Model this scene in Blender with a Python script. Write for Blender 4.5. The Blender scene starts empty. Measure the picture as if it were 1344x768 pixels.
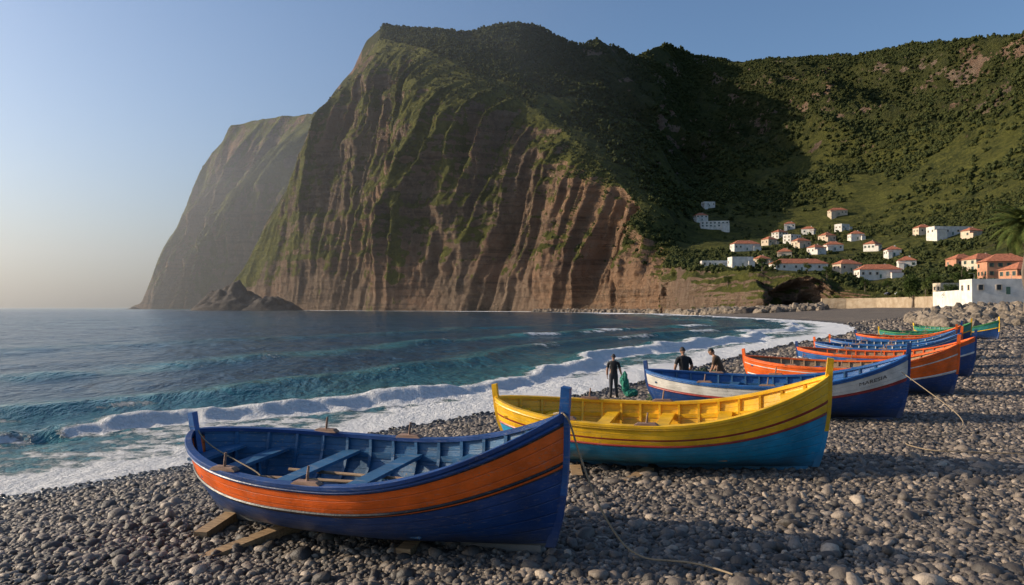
import bpy, bmesh, math, random
import numpy as np
from mathutils import Vector, Matrix, Euler
from mathutils.bvhtree import BVHTree
random.seed(7); rng=np.random.default_rng(11)
scene=bpy.context.scene
CAMZ=4.3; HZ=404.0; F=1000.0
SUN_EL=math.radians(21); SUN_AZ=math.radians(-82)   # azimuth measured from +Y towards +X
def W(px,D,z=None,py=None):
    x=(px-672)/F*D
    if z is None: z=CAMZ+(HZ-py)/F*D
    return (x,D,z)

# ---------------------------------------------------------------- noise
def _h(ix,iy,iz,seed):
    n=(ix.astype(np.uint32)*np.uint32(374761393)+iy.astype(np.uint32)*np.uint32(668265263)
       +iz.astype(np.uint32)*np.uint32(2246822519)+np.uint32(seed*3266489917%4294967295))
    n=(n^(n>>np.uint32(13)))*np.uint32(1274126177)
    n=n^(n>>np.uint32(16))
    return n.astype(np.float64)/4294967295.0*2-1
def vnoise(x,y,z,seed=0):
    x=np.asarray(x,float); y=np.asarray(y,float)+0*x; z=np.asarray(z,float)+0*x
    xi=np.floor(x); yi=np.floor(y); zi=np.floor(z)
    fx=x-xi; fy=y-yi; fz=z-zi
    fx=fx*fx*fx*(fx*(fx*6-15)+10); fy=fy*fy*fy*(fy*(fy*6-15)+10); fz=fz*fz*fz*(fz*(fz*6-15)+10)
    xi=xi.astype(np.int64)+100000; yi=yi.astype(np.int64)+100000; zi=zi.astype(np.int64)+100000
    r=0
    for a in (0,1):
        for b in (0,1):
            for c in (0,1):
                w=(fx if a else 1-fx)*(fy if b else 1-fy)*(fz if c else 1-fz)
                r=r+w*_h(xi+a,yi+b,zi+c,seed)
    return r
def fbm(x,y,z=0,o=4,seed=0,gain=.5):
    r=0;a=1;s=0
    for i in range(o):
        r=r+a*vnoise(x*2**i+i*17.3,y*2**i-i*5.1,z*2.0**i,seed+i); s+=a; a*=gain
    return r/s
def ridged(x,y,z=0,o=4,seed=0,gain=.5):
    r=0;a=1;s=0
    for i in range(o):
        r=r+a*(1-np.abs(vnoise(x*2**i+i*9.7,y*2**i-i*3.3,z*2.0**i,seed+i))*2); s+=a; a*=gain
    return r/s
def sstep(a,b,x):
    t=np.clip((x-a)/(b-a),0,1); return t*t*(3-2*t)

# ---------------------------------------------------------------- mesh helpers
def link(o,parent=None):
    scene.collection.objects.link(o)
    if parent is not None: o.parent=parent
    return o
def grid_obj(name,V,nr,nc,mat,smooth=True,attrs=None):
    me=bpy.data.meshes.new(name)
    V=np.asarray(V,dtype=np.float32).reshape(-1,3)
    idx=np.arange(nr*nc).reshape(nr,nc)
    q=np.stack([idx[:-1,:-1],idx[:-1,1:],idx[1:,1:],idx[1:,:-1]],-1).reshape(-1,4)
    me.vertices.add(len(V)); me.vertices.foreach_set('co',V.ravel())
    me.loops.add(q.size); me.loops.foreach_set('vertex_index',q.ravel().astype(np.int32))
    me.polygons.add(len(q)); me.polygons.foreach_set('loop_start',(np.arange(len(q))*4).astype(np.int32))
    me.update(calc_edges=True)
    me.polygons.foreach_set('use_smooth',np.full(len(q),smooth))
    if attrs:
        for k,a in attrs.items():
            at=me.attributes.new(k,'FLOAT','POINT'); at.data.foreach_set('value',np.asarray(a,dtype=np.float32).ravel())
    me.materials.append(mat)
    me.update()
    return link(bpy.data.objects.new(name,me))
def pymesh(name,verts,faces,mats,mi=None,smooth=False,parent=None):
    me=bpy.data.meshes.new(name); me.from_pydata([tuple(v) for v in verts],[],faces)
    if not isinstance(mats,(list,tuple)): mats=[mats]
    for m in mats: me.materials.append(m)
    if mi is not None: me.polygons.foreach_set('material_index',mi)
    if smooth: me.polygons.foreach_set('use_smooth',[True]*len(faces))
    me.update()
    return link(bpy.data.objects.new(name,me),parent)
class MB:
    def __init__(s): s.v=[];s.f=[];s.m=[]
    def box(s,c,d,R=None,mi=0,taper=1.0):
        b=len(s.v); R=R or Matrix.Identity(3)
        for z in (-1,1):
            k=taper if z>0 else 1
            for x,y in ((-1,-1),(1,-1),(1,1),(-1,1)):
                s.v.append(Vector(c)+R@Vector((x*d[0]/2*k,y*d[1]/2*k,z*d[2]/2)))
        for q in ((0,3,2,1),(4,5,6,7),(0,1,5,4),(1,2,6,5),(2,3,7,6),(3,0,4,7)):
            s.f.append([b+i for i in q]); s.m.append(mi)
    def loft(s,rings,mi=0,cap=True,closed=True):
        b=len(s.v); n=len(rings[0])
        for r in rings: s.v+= [Vector(p) for p in r]
        for i in range(len(rings)-1):
            for j in range(n if closed else n-1):
                k=(j+1)%n
                s.f.append([b+i*n+j,b+i*n+k,b+(i+1)*n+k,b+(i+1)*n+j]); s.m.append(mi if not hasattr(mi,'__len__') else mi[i])
        if cap and closed:
            s.f.append([b+j for j in range(n)][::-1]); s.m.append(mi if not hasattr(mi,'__len__') else mi[0])
            s.f.append([b+(len(rings)-1)*n+j for j in range(n)]); s.m.append(mi if not hasattr(mi,'__len__') else mi[-1])
    def tube(s,pts,rad,n=8,mi=0):
        rings=[]; pts=[Vector(p) for p in pts]
        if not hasattr(rad,'__len__'): rad=[rad]*len(pts)
        for i,p in enumerate(pts):
            t=(pts[min(i+1,len(pts)-1)]-pts[max(i-1,0)]).normalized()
            up=Vector((0,0,1)) if abs(t.z)<.9 else Vector((1,0,0))
            a=t.cross(up).normalized(); c=a.cross(t)
            rings.append([p+(a*math.cos(2*math.pi*k/n)+c*math.sin(2*math.pi*k/n))*rad[i] for k in range(n)])
        s.loft(rings,mi)
    def poly(s,pts,mi=0):
        b=len(s.v); s.v+=[Vector(p) for p in pts]; s.f.append(list(range(b,b+len(pts)))); s.m.append(mi)
    def obj(s,name,mats,parent=None,smooth=False):
        return pymesh(name,s.v,s.f,mats,s.m,smooth,parent)
def empty(name,loc=(0,0,0),rot=(0,0,0)):
    e=bpy.data.objects.new(name,None); e.empty_display_size=.3; e.location=loc; e.rotation_euler=rot
    return link(e)

# ---------------------------------------------------------------- material helpers
class NT:
    def __init__(s,name):
        s.m=bpy.data.materials.new(name); s.m.use_nodes=True; s.t=s.m.node_tree; s.n=s.t.nodes
        s.b=s.n['Principled BSDF']; s.out=s.n['Material Output']
    def add(s,typ,**kw):
        n=s.n.new(typ)
        for k,v in kw.items(): setattr(n,k,v)
        return n
    def set(s,inp,v):
        if isinstance(v,bpy.types.NodeSocket): s.t.links.new(v,inp)
        else:
            if hasattr(inp.default_value,'__len__') and not hasattr(v,'__len__'): v=(v,)*len(inp.default_value)
            if hasattr(inp.default_value,'__len__') and len(inp.default_value)==4 and len(v)==3: v=(*v,1)
            inp.default_value=v
    def math(s,op,a,b=0,c=0,clamp=False):
        n=s.n.new('ShaderNodeMath'); n.operation=op; n.use_clamp=clamp
        s.set(n.inputs[0],a); s.set(n.inputs[1],b); s.set(n.inputs[2],c); return n.outputs[0]
    def mix(s,f,a,b,blend='MIX'):
        n=s.n.new('ShaderNodeMix'); n.data_type='RGBA'; n.blend_type=blend
        s.set(n.inputs[0],f); s.set(n.inputs[6],a); s.set(n.inputs[7],b); return n.outputs[2]
    def ramp(s,f,a,b,lo=0,hi=1):
        n=s.n.new('ShaderNodeMapRange'); n.interpolation_type='SMOOTHSTEP'
        s.set(n.inputs[0],f); s.set(n.inputs[1],a); s.set(n.inputs[2],b); s.set(n.inputs[3],lo); s.set(n.inputs[4],hi); return n.outputs[0]
    def noise(s,vec,scale,detail=4,rough=.55,dist=0):
        n=s.n.new('ShaderNodeTexNoise'); s.set(n.inputs['Scale'],scale); s.set(n.inputs['Detail'],detail)
        s.set(n.inputs['Roughness'],rough); s.set(n.inputs['Distortion'],dist)
        if vec is not None: s.t.links.new(vec,n.inputs['Vector'])
        return n.outputs[0]
    def vor(s,vec,scale,feature='F1',out=0):
        n=s.n.new('ShaderNodeTexVoronoi'); n.feature=feature; s.set(n.inputs['Scale'],scale)
        s.t.links.new(vec,n.inputs['Vector']); return n.outputs[out]
    def mapv(s,vec,scale):
        n=s.n.new('ShaderNodeMapping'); s.t.links.new(vec,n.inputs[0]); n.inputs['Scale'].default_value=scale; return n.outputs[0]
    def bump(s,h,strength=.5,dist=.1,nrm=None):
        n=s.n.new('ShaderNodeBump'); s.set(n.inputs['Height'],h); s.set(n.inputs['Strength'],strength); s.set(n.inputs['Distance'],dist)
        if nrm is not None: s.t.links.new(nrm,n.inputs['Normal'])
        return n.outputs[0]
    def pos(s): return s.n.new('ShaderNodeNewGeometry').outputs['Position']
    def obj(s): return s.n.new('ShaderNodeTexCoord').outputs['Object']
    def attr(s,name,typ='GEOMETRY'):
        n=s.n.new('ShaderNodeAttribute'); n.attribute_name=name; n.attribute_type=typ; return n.outputs['Fac']
    def rnd(s): return s.n.new('ShaderNodeObjectInfo').outputs['Random']
    def fin(s,col=None,rough=None,normal=None,**kw):
        if col is not None: s.set(s.b.inputs['Base Color'],col)
        if rough is not None: s.set(s.b.inputs['Roughness'],rough)
        if normal is not None: s.t.links.new(normal,s.b.inputs['Normal'])
        for k,v in kw.items(): s.set(s.b.inputs[k.replace('_',' ')],v)
        return s.m
def simple(name,col,rough=.6,var=.15,scale=3,bump=.0,**kw):
    t=NT(name); o=t.obj(); n=t.noise(o,scale,5)
    d=tuple(c*(1-var*1.6) for c in col); l=tuple(min(1,c*(1+var)) for c in col)
    c=t.mix(t.ramp(n,.3,.7),d,l)
    nr=t.bump(t.noise(o,scale*6,4),bump,.02) if bump else None
    return t.fin(c,rough,nr,**kw)
def paint(name,col,rough=.38,wear=1.0):
    t=NT(name); o=t.obj()
    n=t.noise(o,2.2,6,.6); c=t.mix(t.ramp(n,.25,.75),tuple(x*.66 for x in col),tuple(min(1,x*1.12) for x in col))
    st=t.noise(t.mapv(o,(1.2,5,14)),3,5,.6)       # lengthwise brush / scuff streaks
    c=t.mix(t.math('MULTIPLY',t.ramp(st,.54,.74),.38*wear),c,(.30,.27,.23))
    chip=t.ramp(t.noise(o,26,5,.7),.60,.64); big=t.ramp(t.noise(o,1.7,3),.42,.66)
    c=t.mix(t.math('MULTIPLY',t.math('MULTIPLY',chip,big),.7*wear),c,(.22,.17,.12))
    sx=t.add('ShaderNodeSeparateXYZ'); t.t.links.new(o,sx.inputs[0])
    dirt=t.math('MULTIPLY',t.ramp(t.math('ADD',sx.outputs[2],t.math('MULTIPLY',n,.5)),.22,.62,.45,0),wear)
    c=t.mix(dirt,c,(.13,.12,.105))
    fr=t.math('FRACT',t.attr('plank')); seam=t.ramp(t.math('ABSOLUTE',t.math('SUBTRACT',fr,.5)),.0,.07,1,0)
    c=t.mix(t.math('MULTIPLY',seam,.35),c,tuple(x*.25 for x in col))
    h=t.math('ADD',t.noise(o,30,4),t.math('MULTIPLY',st,1.2)); h=t.math('SUBTRACT',h,t.math('MULTIPLY',seam,2.2))
    h=t.math('ADD',h,t.math('MULTIPLY',t.noise(o,4,2),1.5))
    return t.fin(c,t.math('ADD',t.math('MULTIPLY',n,.35),rough-.14),t.bump(h,.4,.008))
def woodm(name,a,b,scale=4):
    t=NT(name); o=t.obj(); n=t.noise(t.mapv(o,(1,7,7)),scale,6,.65)
    return t.fin(t.mix(t.ramp(n,.3,.7),a,b),.75,t.bump(n,.5,.01))

# mountain
def mountain_mat():
    t=NT('mountain_rock'); p=t.pos(); g=t.n.new('ShaderNodeNewGeometry')
    sx=t.add('ShaderNodeSeparateXYZ'); t.t.links.new(g.outputs['Normal'],sx.inputs[0]); nz=sx.outputs[2]
    big=t.noise(p,.006,4); med=t.noise(p,.03,6,.65); fine=t.noise(p,.14,6,.7)
    streak=t.noise(t.mapv(p,(.035,.035,.005)),1,6,.65)
    sp=t.add('ShaderNodeSeparateXYZ'); t.t.links.new(p,sp.inputs[0])
    strat=t.noise(t.mapv(p,(.006,.006,.13)),1,6,.72)
    rdg=t.attr('rdg'); warm=t.attr('warm'); hl=t.attr('hill')
    rock=t.mix(t.ramp(streak,.3,.7),(.15,.108,.080),(.33,.235,.165))
    rock=t.mix(t.ramp(big,.45,.62,0,.7),rock,(.35,.20,.125))
    rock=t.mix(t.math('MULTIPLY',warm,.8),rock,(.47,.275,.16))
    rock=t.mix(t.ramp(strat,.48,.62,.0,.60),rock,(.085,.062,.048))
    rock=t.mix(t.ramp(fine,.42,.7,.0,.5),rock,(.42,.32,.23))
    veg=t.mix(t.ramp(med,.3,.7),(.042,.055,.016),(.14,.145,.034))
    veg=t.mix(t.ramp(fine,.4,.65,.0,.6),veg,(.22,.21,.05))
    veg=t.mix(t.math('MULTIPLY',hl,.60),veg,(.040,.046,.018))
    f=t.math('ADD',nz,t.math('MULTIPLY',t.math('SUBTRACT',med,.5),1.3))
    f=t.math('ADD',f,t.math('MULTIPLY',t.math('SUBTRACT',streak,.5),1.8))
    f=t.math('ADD',f,t.math('MULTIPLY',t.math('SUBTRACT',fine,.5),1.0))
    f=t.math('ADD',f,t.math('MULTIPLY',rdg,.44))
    f=t.math('SUBTRACT',f,t.math('MULTIPLY',warm,.22))
    f=t.math('SUBTRACT',f,t.math('MULTIPLY',hl,t.ramp(t.noise(p,.011,5,.6),.56,.64,0,.75)))
    f=t.math('ADD',f,t.ramp(sp.outputs[2],10,90,-.38,.09))
    f=t.ramp(f,.22,.38)
    c=t.mix(f,rock,veg)
    h=t.math('ADD',t.math('MULTIPLY',fine,6),t.math('ADD',t.math('MULTIPLY',t.noise(p,.6,4,.7),2.0),t.math('MULTIPLY',strat,4)))
    return t.fin(c,.95,t.bump(h,1.0,2.6),Specular_IOR_Level=.15)
M_mount=mountain_mat()

# ---------------------------------------------------------------- shoreline
shore_ctrl=[(-120,-110),(-60,-40),(-36,-12),(-20,6),(-11.7,17),(-8.6,21.3),(-4.6,26.3),(3.3,37),(13,54),(24,74),(40,100),(58,130),(74,165),(88,205),(97,250),(102,310),(104,390),(106,440),(118,520),(122,620),(108,700),(88,760),(56,830),(7,900),(-50,970),(-115,1030),(-189,1100),(-313,1220),(-465,1340),(-542,1400),(-560,1500)]
SP=[]
for i in range(1,len(shore_ctrl)-2):
    p0,p1,p2,p3=[np.array(shore_ctrl[k],float) for k in (i-1,i,i+1,i+2)]
    n=10
    for k in range(n):
        u=k/n; SP.append(.5*((2*p1)+(-p0+p2)*u+(2*p0-5*p1+4*p2-p3)*u*u+(-p0+3*p1-3*p2+p3)*u**3))
SP=np.array(SP); ST=np.gradient(SP,axis=0); ST/=np.linalg.norm(ST,axis=1)[:,None]
SN=np.stack([ST[:,1],-ST[:,0]],1); SL=np.concatenate([[0],np.cumsum(np.linalg.norm(np.diff(SP,axis=0),axis=1))])
def shore_d(x,y):
    x=np.asarray(x,float).ravel(); y=np.asarray(y,float).ravel()
    d=np.empty(len(x)); al=np.empty(len(x))
    for s in range(0,len(x),20000):
        X=x[s:s+20000,None];Y=y[s:s+20000,None]
        D2=(X-SP[None,:,0])**2+(Y-SP[None,:,1])**2
        j=D2.argmin(1); dx=X[:,0]-SP[j,0]; dy=Y[:,0]-SP[j,1]
        dn=dx*SN[j,0]+dy*SN[j,1]; dt=dx*ST[j,0]+dy*ST[j,1]
        R=np.sqrt(D2[np.arange(len(j)),j])
        d[s:s+20000]=np.where(np.abs(dt)>np.abs(dn),np.sign(dn)*R,dn)
        al[s:s+20000]=SL[j]+dt
    return d,al
def beach_h(x,y,detail=True):
    d,al=shore_d(x,y); x=np.asarray(x,float).ravel(); y=np.asarray(y,float).ravel()
    h=np.interp(d,[-200,-40,-12,-3,0,4,9,13,30,50,75,110,200],[-9,-5,-1.8,-.35,0,.62,1.28,1.36,2.1,3.3,4.5,5.0,6.0])
    if detail:
        m=sstep(.5,3,d)
        h=h+m*(.08*fbm(x/3.2,y/3.2,0,3,5)+.12*fbm(x/9,y/9,0,2,9)*sstep(14,24,d))
    return h,d,al
def gz(x,y): return float(beach_h([x],[y])[0][0])

# ---------------------------------------------------------------- beach
def beach_mat():
    t=NT('pebble_ground'); p=t.pos()
    vc=t.add('ShaderNodeTexVoronoi'); vc.inputs['Scale'].default_value=13; t.t.links.new(p,vc.inputs['Vector'])
    v2=t.add('ShaderNodeTexVoronoi'); v2.inputs['Scale'].default_value=3.2; t.t.links.new(p,v2.inputs['Vector'])
    bw=t.add('ShaderNodeSeparateColor'); t.t.links.new(vc.outputs['Color'],bw.inputs[0])
    bw2=t.add('ShaderNodeSeparateColor'); t.t.links.new(v2.outputs['Color'],bw2.inputs[0])
    c=t.mix(bw.outputs[0],(.040,.034,.029),(.19,.155,.122))
    c=t.mix(t.math('MULTIPLY',bw2.outputs[0],.5),c,(.25,.20,.155))
    c=t.mix(t.ramp(t.noise(p,.12,5,.6),.4,.65,0,.4),c,(.09,.073,.057))
    wet=t.attr('wet'); c=t.mix(t.math('MULTIPLY',wet,.75),c,(.018,.018,.019))
    h=t.math('ADD',t.math('MULTIPLY',t.vor(p,13),-.07),t.math('MULTIPLY',t.vor(p,3.2),-.12))
    return t.fin(c,t.ramp(wet,0,1,.85,.3),t.bump(h,1,1))
M_beach=beach_mat()
nr,nc=520,560
r=np.geomspace(1.2,560,nr); a=np.radians(np.linspace(-105,115,nc))
R,A=np.meshgrid(r,a,indexing='ij'); X=R*np.sin(A); Y=R*np.cos(A)
h,d,al=beach_h(X,Y)
amp=.035*vnoise(X.ravel()*9,Y.ravel()*9,0,3)*sstep(0,2,d)
grid_obj('beach',np.stack([X.ravel(),Y.ravel(),h+amp],1),nr,nc,M_beach,attrs={'wet':1-sstep(.3,3.2,d+.8*fbm(X.ravel()/2,Y.ravel()/2,0,3,2))})

# ---------------------------------------------------------------- sea
def sea_mat():
    t=NT('sea_water'); p=t.pos()
    foam=t.attr('foam'); shal=t.attr('shallow')
    n1=t.noise(p,1.1,8,.74); n2=t.noise(p,5.5,5,.7,.6)
    cell=t.vor(p,1.6,'SMOOTH_F1')
    f=t.math('ADD',foam,t.math('MULTIPLY',t.math('SUBTRACT',n1,.5),1.7))
    f=t.math('ADD',f,t.math('MULTIPLY',t.math('SUBTRACT',n2,.5),.8))
    f=t.math('ADD',f,t.math('MULTIPLY',t.math('SUBTRACT',cell,.4),.6))
    f=t.ramp(f,.38,.66)
    base=t.mix(t.ramp(t.noise(p,.012,3),.35,.65),(.009,.042,.080),(.013,.062,.098))
    base=t.mix(shal,base,(.045,.19,.20))
    c=t.mix(f,base,(.88,.88,.88))
    rot=t.add('ShaderNodeMapping'); t.t.links.new(p,rot.inputs[0]); rot.inputs['Rotation'].default_value=(0,0,math.radians(35)); rot.inputs['Scale'].default_value=(1,.45,1)
    rv=rot.outputs[0]
    h=t.math('ADD',t.math('MULTIPLY',t.noise(rv,.30,6,.62,.3),1.3),t.math('MULTIPLY',t.noise(rv,1.5,5,.65,.4),.34))
    h=t.math('ADD',h,t.math('MULTIPLY',t.noise(rv,.055,3),2.0))
    h=t.math('ADD',h,t.math('MULTIPLY',f,t.math('ADD',t.math('MULTIPLY',n2,.3),t.math('MULTIPLY',t.noise(p,2.2,6,.7),.35))))
    return t.fin(c,t.ramp(f,0,1,.15,.8),t.bump(h,1.0,1.0),IOR=1.33)
M_sea=sea_mat()
r=np.concatenate([np.geomspace(9,420,760),np.geomspace(424,45000,140)]); a=np.radians(np.concatenate([np.linspace(-95,-40,60)[:-1],np.linspace(-40,40,640),np.linspace(40,75,62)[1:]]))
nr=len(r); nc=len(a); R,A=np.meshgrid(r,a,indexing='ij'); X=(R*np.sin(A)).ravel(); Y=(R*np.cos(A)).ravel()
d,al=shore_d(X,Y); s=-d
wid=1+np.clip(Y,0,400)/130.
near=1-sstep(300,700,np.hypot(X,Y))
k1=fbm(al/14,s/30,0,3,21); k2=fbm(al/5,s/6,0,4,22); k3=fbm(al/40,s/80,0,2,23)
c1=5.8*wid+2.6*k1*wid; e1=(s-c1)/wid
crest1=np.where(e1>0,np.exp(-(e1/1.4)**2),np.exp(-(e1/.45)**2))*(.85+.5*k3+.40*k2)*sstep(-.6,.1,k3+.4)
c2=36+9*k3+3*k1; e2=(s-c2); crest2=np.where(e2>0,np.exp(-(e2/4)**2),np.exp(-(e2/1.5)**2))
c3=15+5*k3+1.5*k1; e3=(s-c3*wid**.5); crest3=np.where(e3>0,np.exp(-(e3/3)**2),np.exp(-(e3/1.5)**2))
c4=62+12*k3+4*k1; e4=s-c4; crest4=np.where(e4>0,np.exp(-(e4/6)**2),np.exp(-(e4/3)**2))
swell=.22*fbm((X*.6+Y*.8)/14,(X*.8-Y*.6)/40,0,3,31)+.12*fbm(X/3.6,Y/3.0,0,4,33)
k4=fbm(X/.9,Y/.9,0,3,24)
z=near*(.62*crest1+.50*crest2*sstep(-.6,.1,k1)+.45*crest3+.35*crest4+swell*sstep(1,10,s)+(.14*k2+.14*k4)*np.exp(-((e1+.6)/1.6)**2))
z=np.where(s<4,z*sstep(-1,4,s),z)+.03+np.where(s<3,.05*k2,0)
foam=1.06*(1-sstep(1.3*wid,4.8*wid,s+2.2*k1+1.4*k2))*sstep(-3,-.3,s+1.0)          # swash
foam=np.maximum(foam,1.28*np.exp(-((e1+.5)/.95)**2)*sstep(-.8,-.15,k3+k2*.6+.2))
foam=np.maximum(foam,.62*np.where(e1<0,1,0)*sstep(-.4,.8,k2+k1))                       # lace behind crest
foam=np.maximum(foam,.76*np.exp(-((e2+.8)/1.3)**2)*sstep(-.15,.4,k1+.6*k2))
foam=np.maximum(foam,.60*np.exp(-((e3+.8)/1.3)**2)*sstep(-.1,.4,k1+.5*k2))
foam=np.where(al>SL[170],.95*(1-sstep(38,78,s+22*k1)),foam)
shal=np.clip(.80*(1-sstep(3,24,s))+.70*crest2+.45*crest3+.3*crest4,0,1)
foam*=(s>-3)
grid_obj('sea',np.stack([X,Y,z],1),nr,nc,M_sea,attrs={'foam':foam,'shallow':shal})

# ---------------------------------------------------------------- mountains
cols={
285:(1400,(1402,403),(1405,402),(1408,401),(1412,400.5),(1416,400),(1420,400)),
325:(1340,(1345,392),(1350,378),(1360,362),(1370,350),(1378,347),(1385,345)),
350:(1300,(1310,375),(1320,345),(1335,318),(1350,300),(1360,294),(1370,290)),
385:(1260,(1270,360),(1290,315),(1305,270),(1320,245),(1332,236),(1345,230)),
415:(1220,(1235,340),(1255,270),(1275,205),(1300,165),(1315,156),(1330,150)),
462:(1150,(1165,320),(1190,235),(1220,150),(1250,105),(1270,96),(1290,90)),
500:(1100,(1120,310),(1150,210),(1185,110),(1220,48),(1245,38),(1270,32)),
560:(1030,(1050,315),(1080,225),(1115,130),(1150,62),(1200,48),(1250,38)),
620:(970,(990,320),(1020,240),(1055,155),(1090,92),(1180,62),(1300,42)),
680:(900,(920,330),(950,255),(985,180),(1020,128),(1180,75),(1350,30)),
740:(830,(850,340),(880,280),(910,220),(950,170),(1170,105),(1500,50)),
790:(760,(780,350),(805,300),(835,250),(870,215),(1180,130),(1600,52)),
830:(700,(720,360),(740,320),(770,285),(800,262),(1200,155),(1700,66)),
870:(620,(640,370),(655,350),(675,328),(710,312),(1250,180),(1800,57)),
905:(470,(478,366),(500,352),(560,345),(780,316),(1320,205),(1900,70)),
1000:(405,(413,362),(435,358),(560,342),(800,312),(1350,200),(1900,78)),
1070:(402,(410,365),(440,360),(560,340),(800,300),(1350,185),(1900,72)),
1100:(392,(400,392),(420,372),(540,345),(780,297),(1300,182),(1850,70)),
1150:(380,(390,392),(400,385),(500,350),(760,295),(1250,180),(1800,65)),
1200:(340,(350,393),(365,388),(460,350),(700,290),(1200,170),(1700,55)),
1260:(300,(310,393),(320,385),(430,350),(650,285),(1100,160),(1600,50)),
1344:(255,(265,393),(275,385),(380,340),(580,265),(1000,150),(1450,42)),
1500:(215,(225,390),(235,380),(320,320),(480,230),(850,130),(1250,20)),
1900:(200,(210,380),(220,360),(280,300),(420,190),(700,80),(1000,0))}
sky=[(285,400),(325,345),(350,290),(385,230),(400,180),(415,150),(440,115),(462,90),(480,50),(500,32),(560,38),(620,42),(650,33),(680,29),(710,35),(745,52),(765,57),(785,49),(815,64),(840,70),(860,60),(880,55),(915,72),(960,79),(1000,78),(1040,72),(1080,70),(1120,72),(1150,65),(1200,55),(1260,50),(1344,42),(1500,20),(1900,0)]
def smooth(a,k):
    if k<2: return a
    ker=np.hanning(k+2)[1:-1]; ker/=ker.sum(); return np.convolve(np.pad(a,(k//2,k-1-k//2),mode='edge'),ker,'valid')
PX=np.concatenate([np.linspace(285,1400,900),np.linspace(1402,1900,120)])
ck=sorted(cols); key=[]
key.append(( np.interp(PX,ck,[cols[c][0] for c in ck]), None))
for j in range(1,7):
    key.append((np.interp(PX,ck,[cols[c][j][0] for c in ck]),np.interp(PX,ck,[cols[c][j][1] for c in ck])))
key[6]=(key[6][0],np.interp(PX,[q[0] for q in sky],[q[1] for q in sky]))
K=[]
for j,(D,py) in enumerate(key):
    D=smooth(D,21)
    Z=np.full_like(D,-4.) if py is None else CAMZ+(HZ-smooth(py,5 if j==6 else 13))/F*D
    K.append(np.stack([(PX-672)/F*D,D,Z],1))
back=K[-1].copy(); back[:,1]+=420; back[:,0]*=1.15; back[:,2]*=.45; K.append(back)
cnt=[45,60,65,65,120,130,16]; rows=[]; rv=[]
for j in range(7):
    for k in range(cnt[j]):
        u=k/cnt[j]; rows.append(K[j]*(1-u)+K[j+1]*u); rv.append(j+u)
rows.append(K[-1]); rv.append(7.); V=np.array(rows); rv=np.array(rv)
nr,nc=V.shape[:2]; P=V.reshape(-1,3); RV=np.repeat(rv,nc); PC=np.tile(PX,nr)
x,y,zz=P.T.copy()
cliff=(1-sstep(3.7,4.35,RV))*(1-sstep(860,905,PC)); vill=(1-sstep(4.0,4.7,RV))*sstep(860,905,PC)
hill=np.clip(1-cliff-vill,0,1)
aa=.7*x-.7*y-.22*zz+22*fbm(x/160,y/160,zz/160,2,39)
butt=ridged(aa/170,zz/1100,0,2,41); b2=ridged(aa/62,zz/420,x/600,3,47); b3=ridged(aa/19,zz/110,x/90,3,53)
terr=fbm(aa/300,zz/20,0,3,61)
lo=.22+.78*sstep(330,500,PC); tap=.25+.75*(1-sstep(3.2,4.2,RV)); tap=tap*(.55+.45*sstep(0,1.2,RV))
dd=cliff*lo*tap*(48*butt+30*b2+11*b3+5*terr+3.0*fbm(x/9,y/9,zz/9,3,71))
P[:,0]+=-.66*dd; P[:,1]+=-.70*dd
win=np.clip(np.minimum((RV-4)/.9,(6.0-RV)/.8),0,1)*(.10+.90*sstep(640,860,PC))
hv=(135*ridged((x+.35*y)/300,y/900,0,2,81)+70*ridged((x+.3*y)/105,y/260,0,3,83)-66)*win+hill*(11*fbm(x/45,y/45,0,3,85)+3.*fbm(x/12,y/12,0,2,86))*np.where(RV>5.9,.6,1)*(.45+.55*sstep(600,760,PC))
P[:,2]+=hill*hv
P[:,2]+=vill*sstep(1.2,2.2,RV)*(3.5*fbm(x/40,y/40,0,3,87))
vc=(1-sstep(1.6,2.2,RV))*sstep(845,880,PC)
P[:,1]+=-vc*(22*ridged((x+.5*y)/40,zz/50,0,3,91)+8*fbm((x+.5*y)/8,zz/5,0,3,93)-6)
P[:,2]+=vc*sstep(.3,1,RV)*sstep(12,18,zz)*(6*fbm((x+.5*y)/16,0,0,3,94)+1.5*fbm(x/4,y/9,0,2,98))
warm=np.clip(cliff*sstep(650,790,PC+60*fbm(x/60,y/60,zz/60,3,95))*1.0+sstep(880,900,PC)*(1-sstep(1.2,2,RV))*.25,0,1)
mount=grid_obj('mountain',P,nr,nc,M_mount,attrs={'rdg':cliff*(.6*butt+.7*b2)+vc*.7,'warm':warm,'hill':hill*sstep(4.3,4.8,RV)})
Pm=P.copy(); RVm=RV; PCm=PC
vn=np.empty(len(P)*3,dtype=np.float32); mount.data.vertices.foreach_get('normal',vn); vnz=np.abs(vn.reshape(-1,3)[:,2])
rowcut=(cnt[0]+cnt[1]+cnt[2]+cnt[3]+60)
bv=BVHTree.FromPolygons([tuple(v) for v in P[:(rowcut+1)*nc].astype(float)],[tuple(q) for q in (lambda idx: np.stack([idx[:-1,:-1],idx[:-1,1:],idx[1:,1:],idx[1:,:-1]],-1).reshape(-1,4))(np.arange((rowcut+1)*nc).reshape(-1,nc)).tolist()])
def terr_z(x,y):
    hit=bv.ray_cast(Vector((x,y,900)),Vector((0,0,-1)))
    return hit[0].z if hit[0] else gz(x,y)

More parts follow.
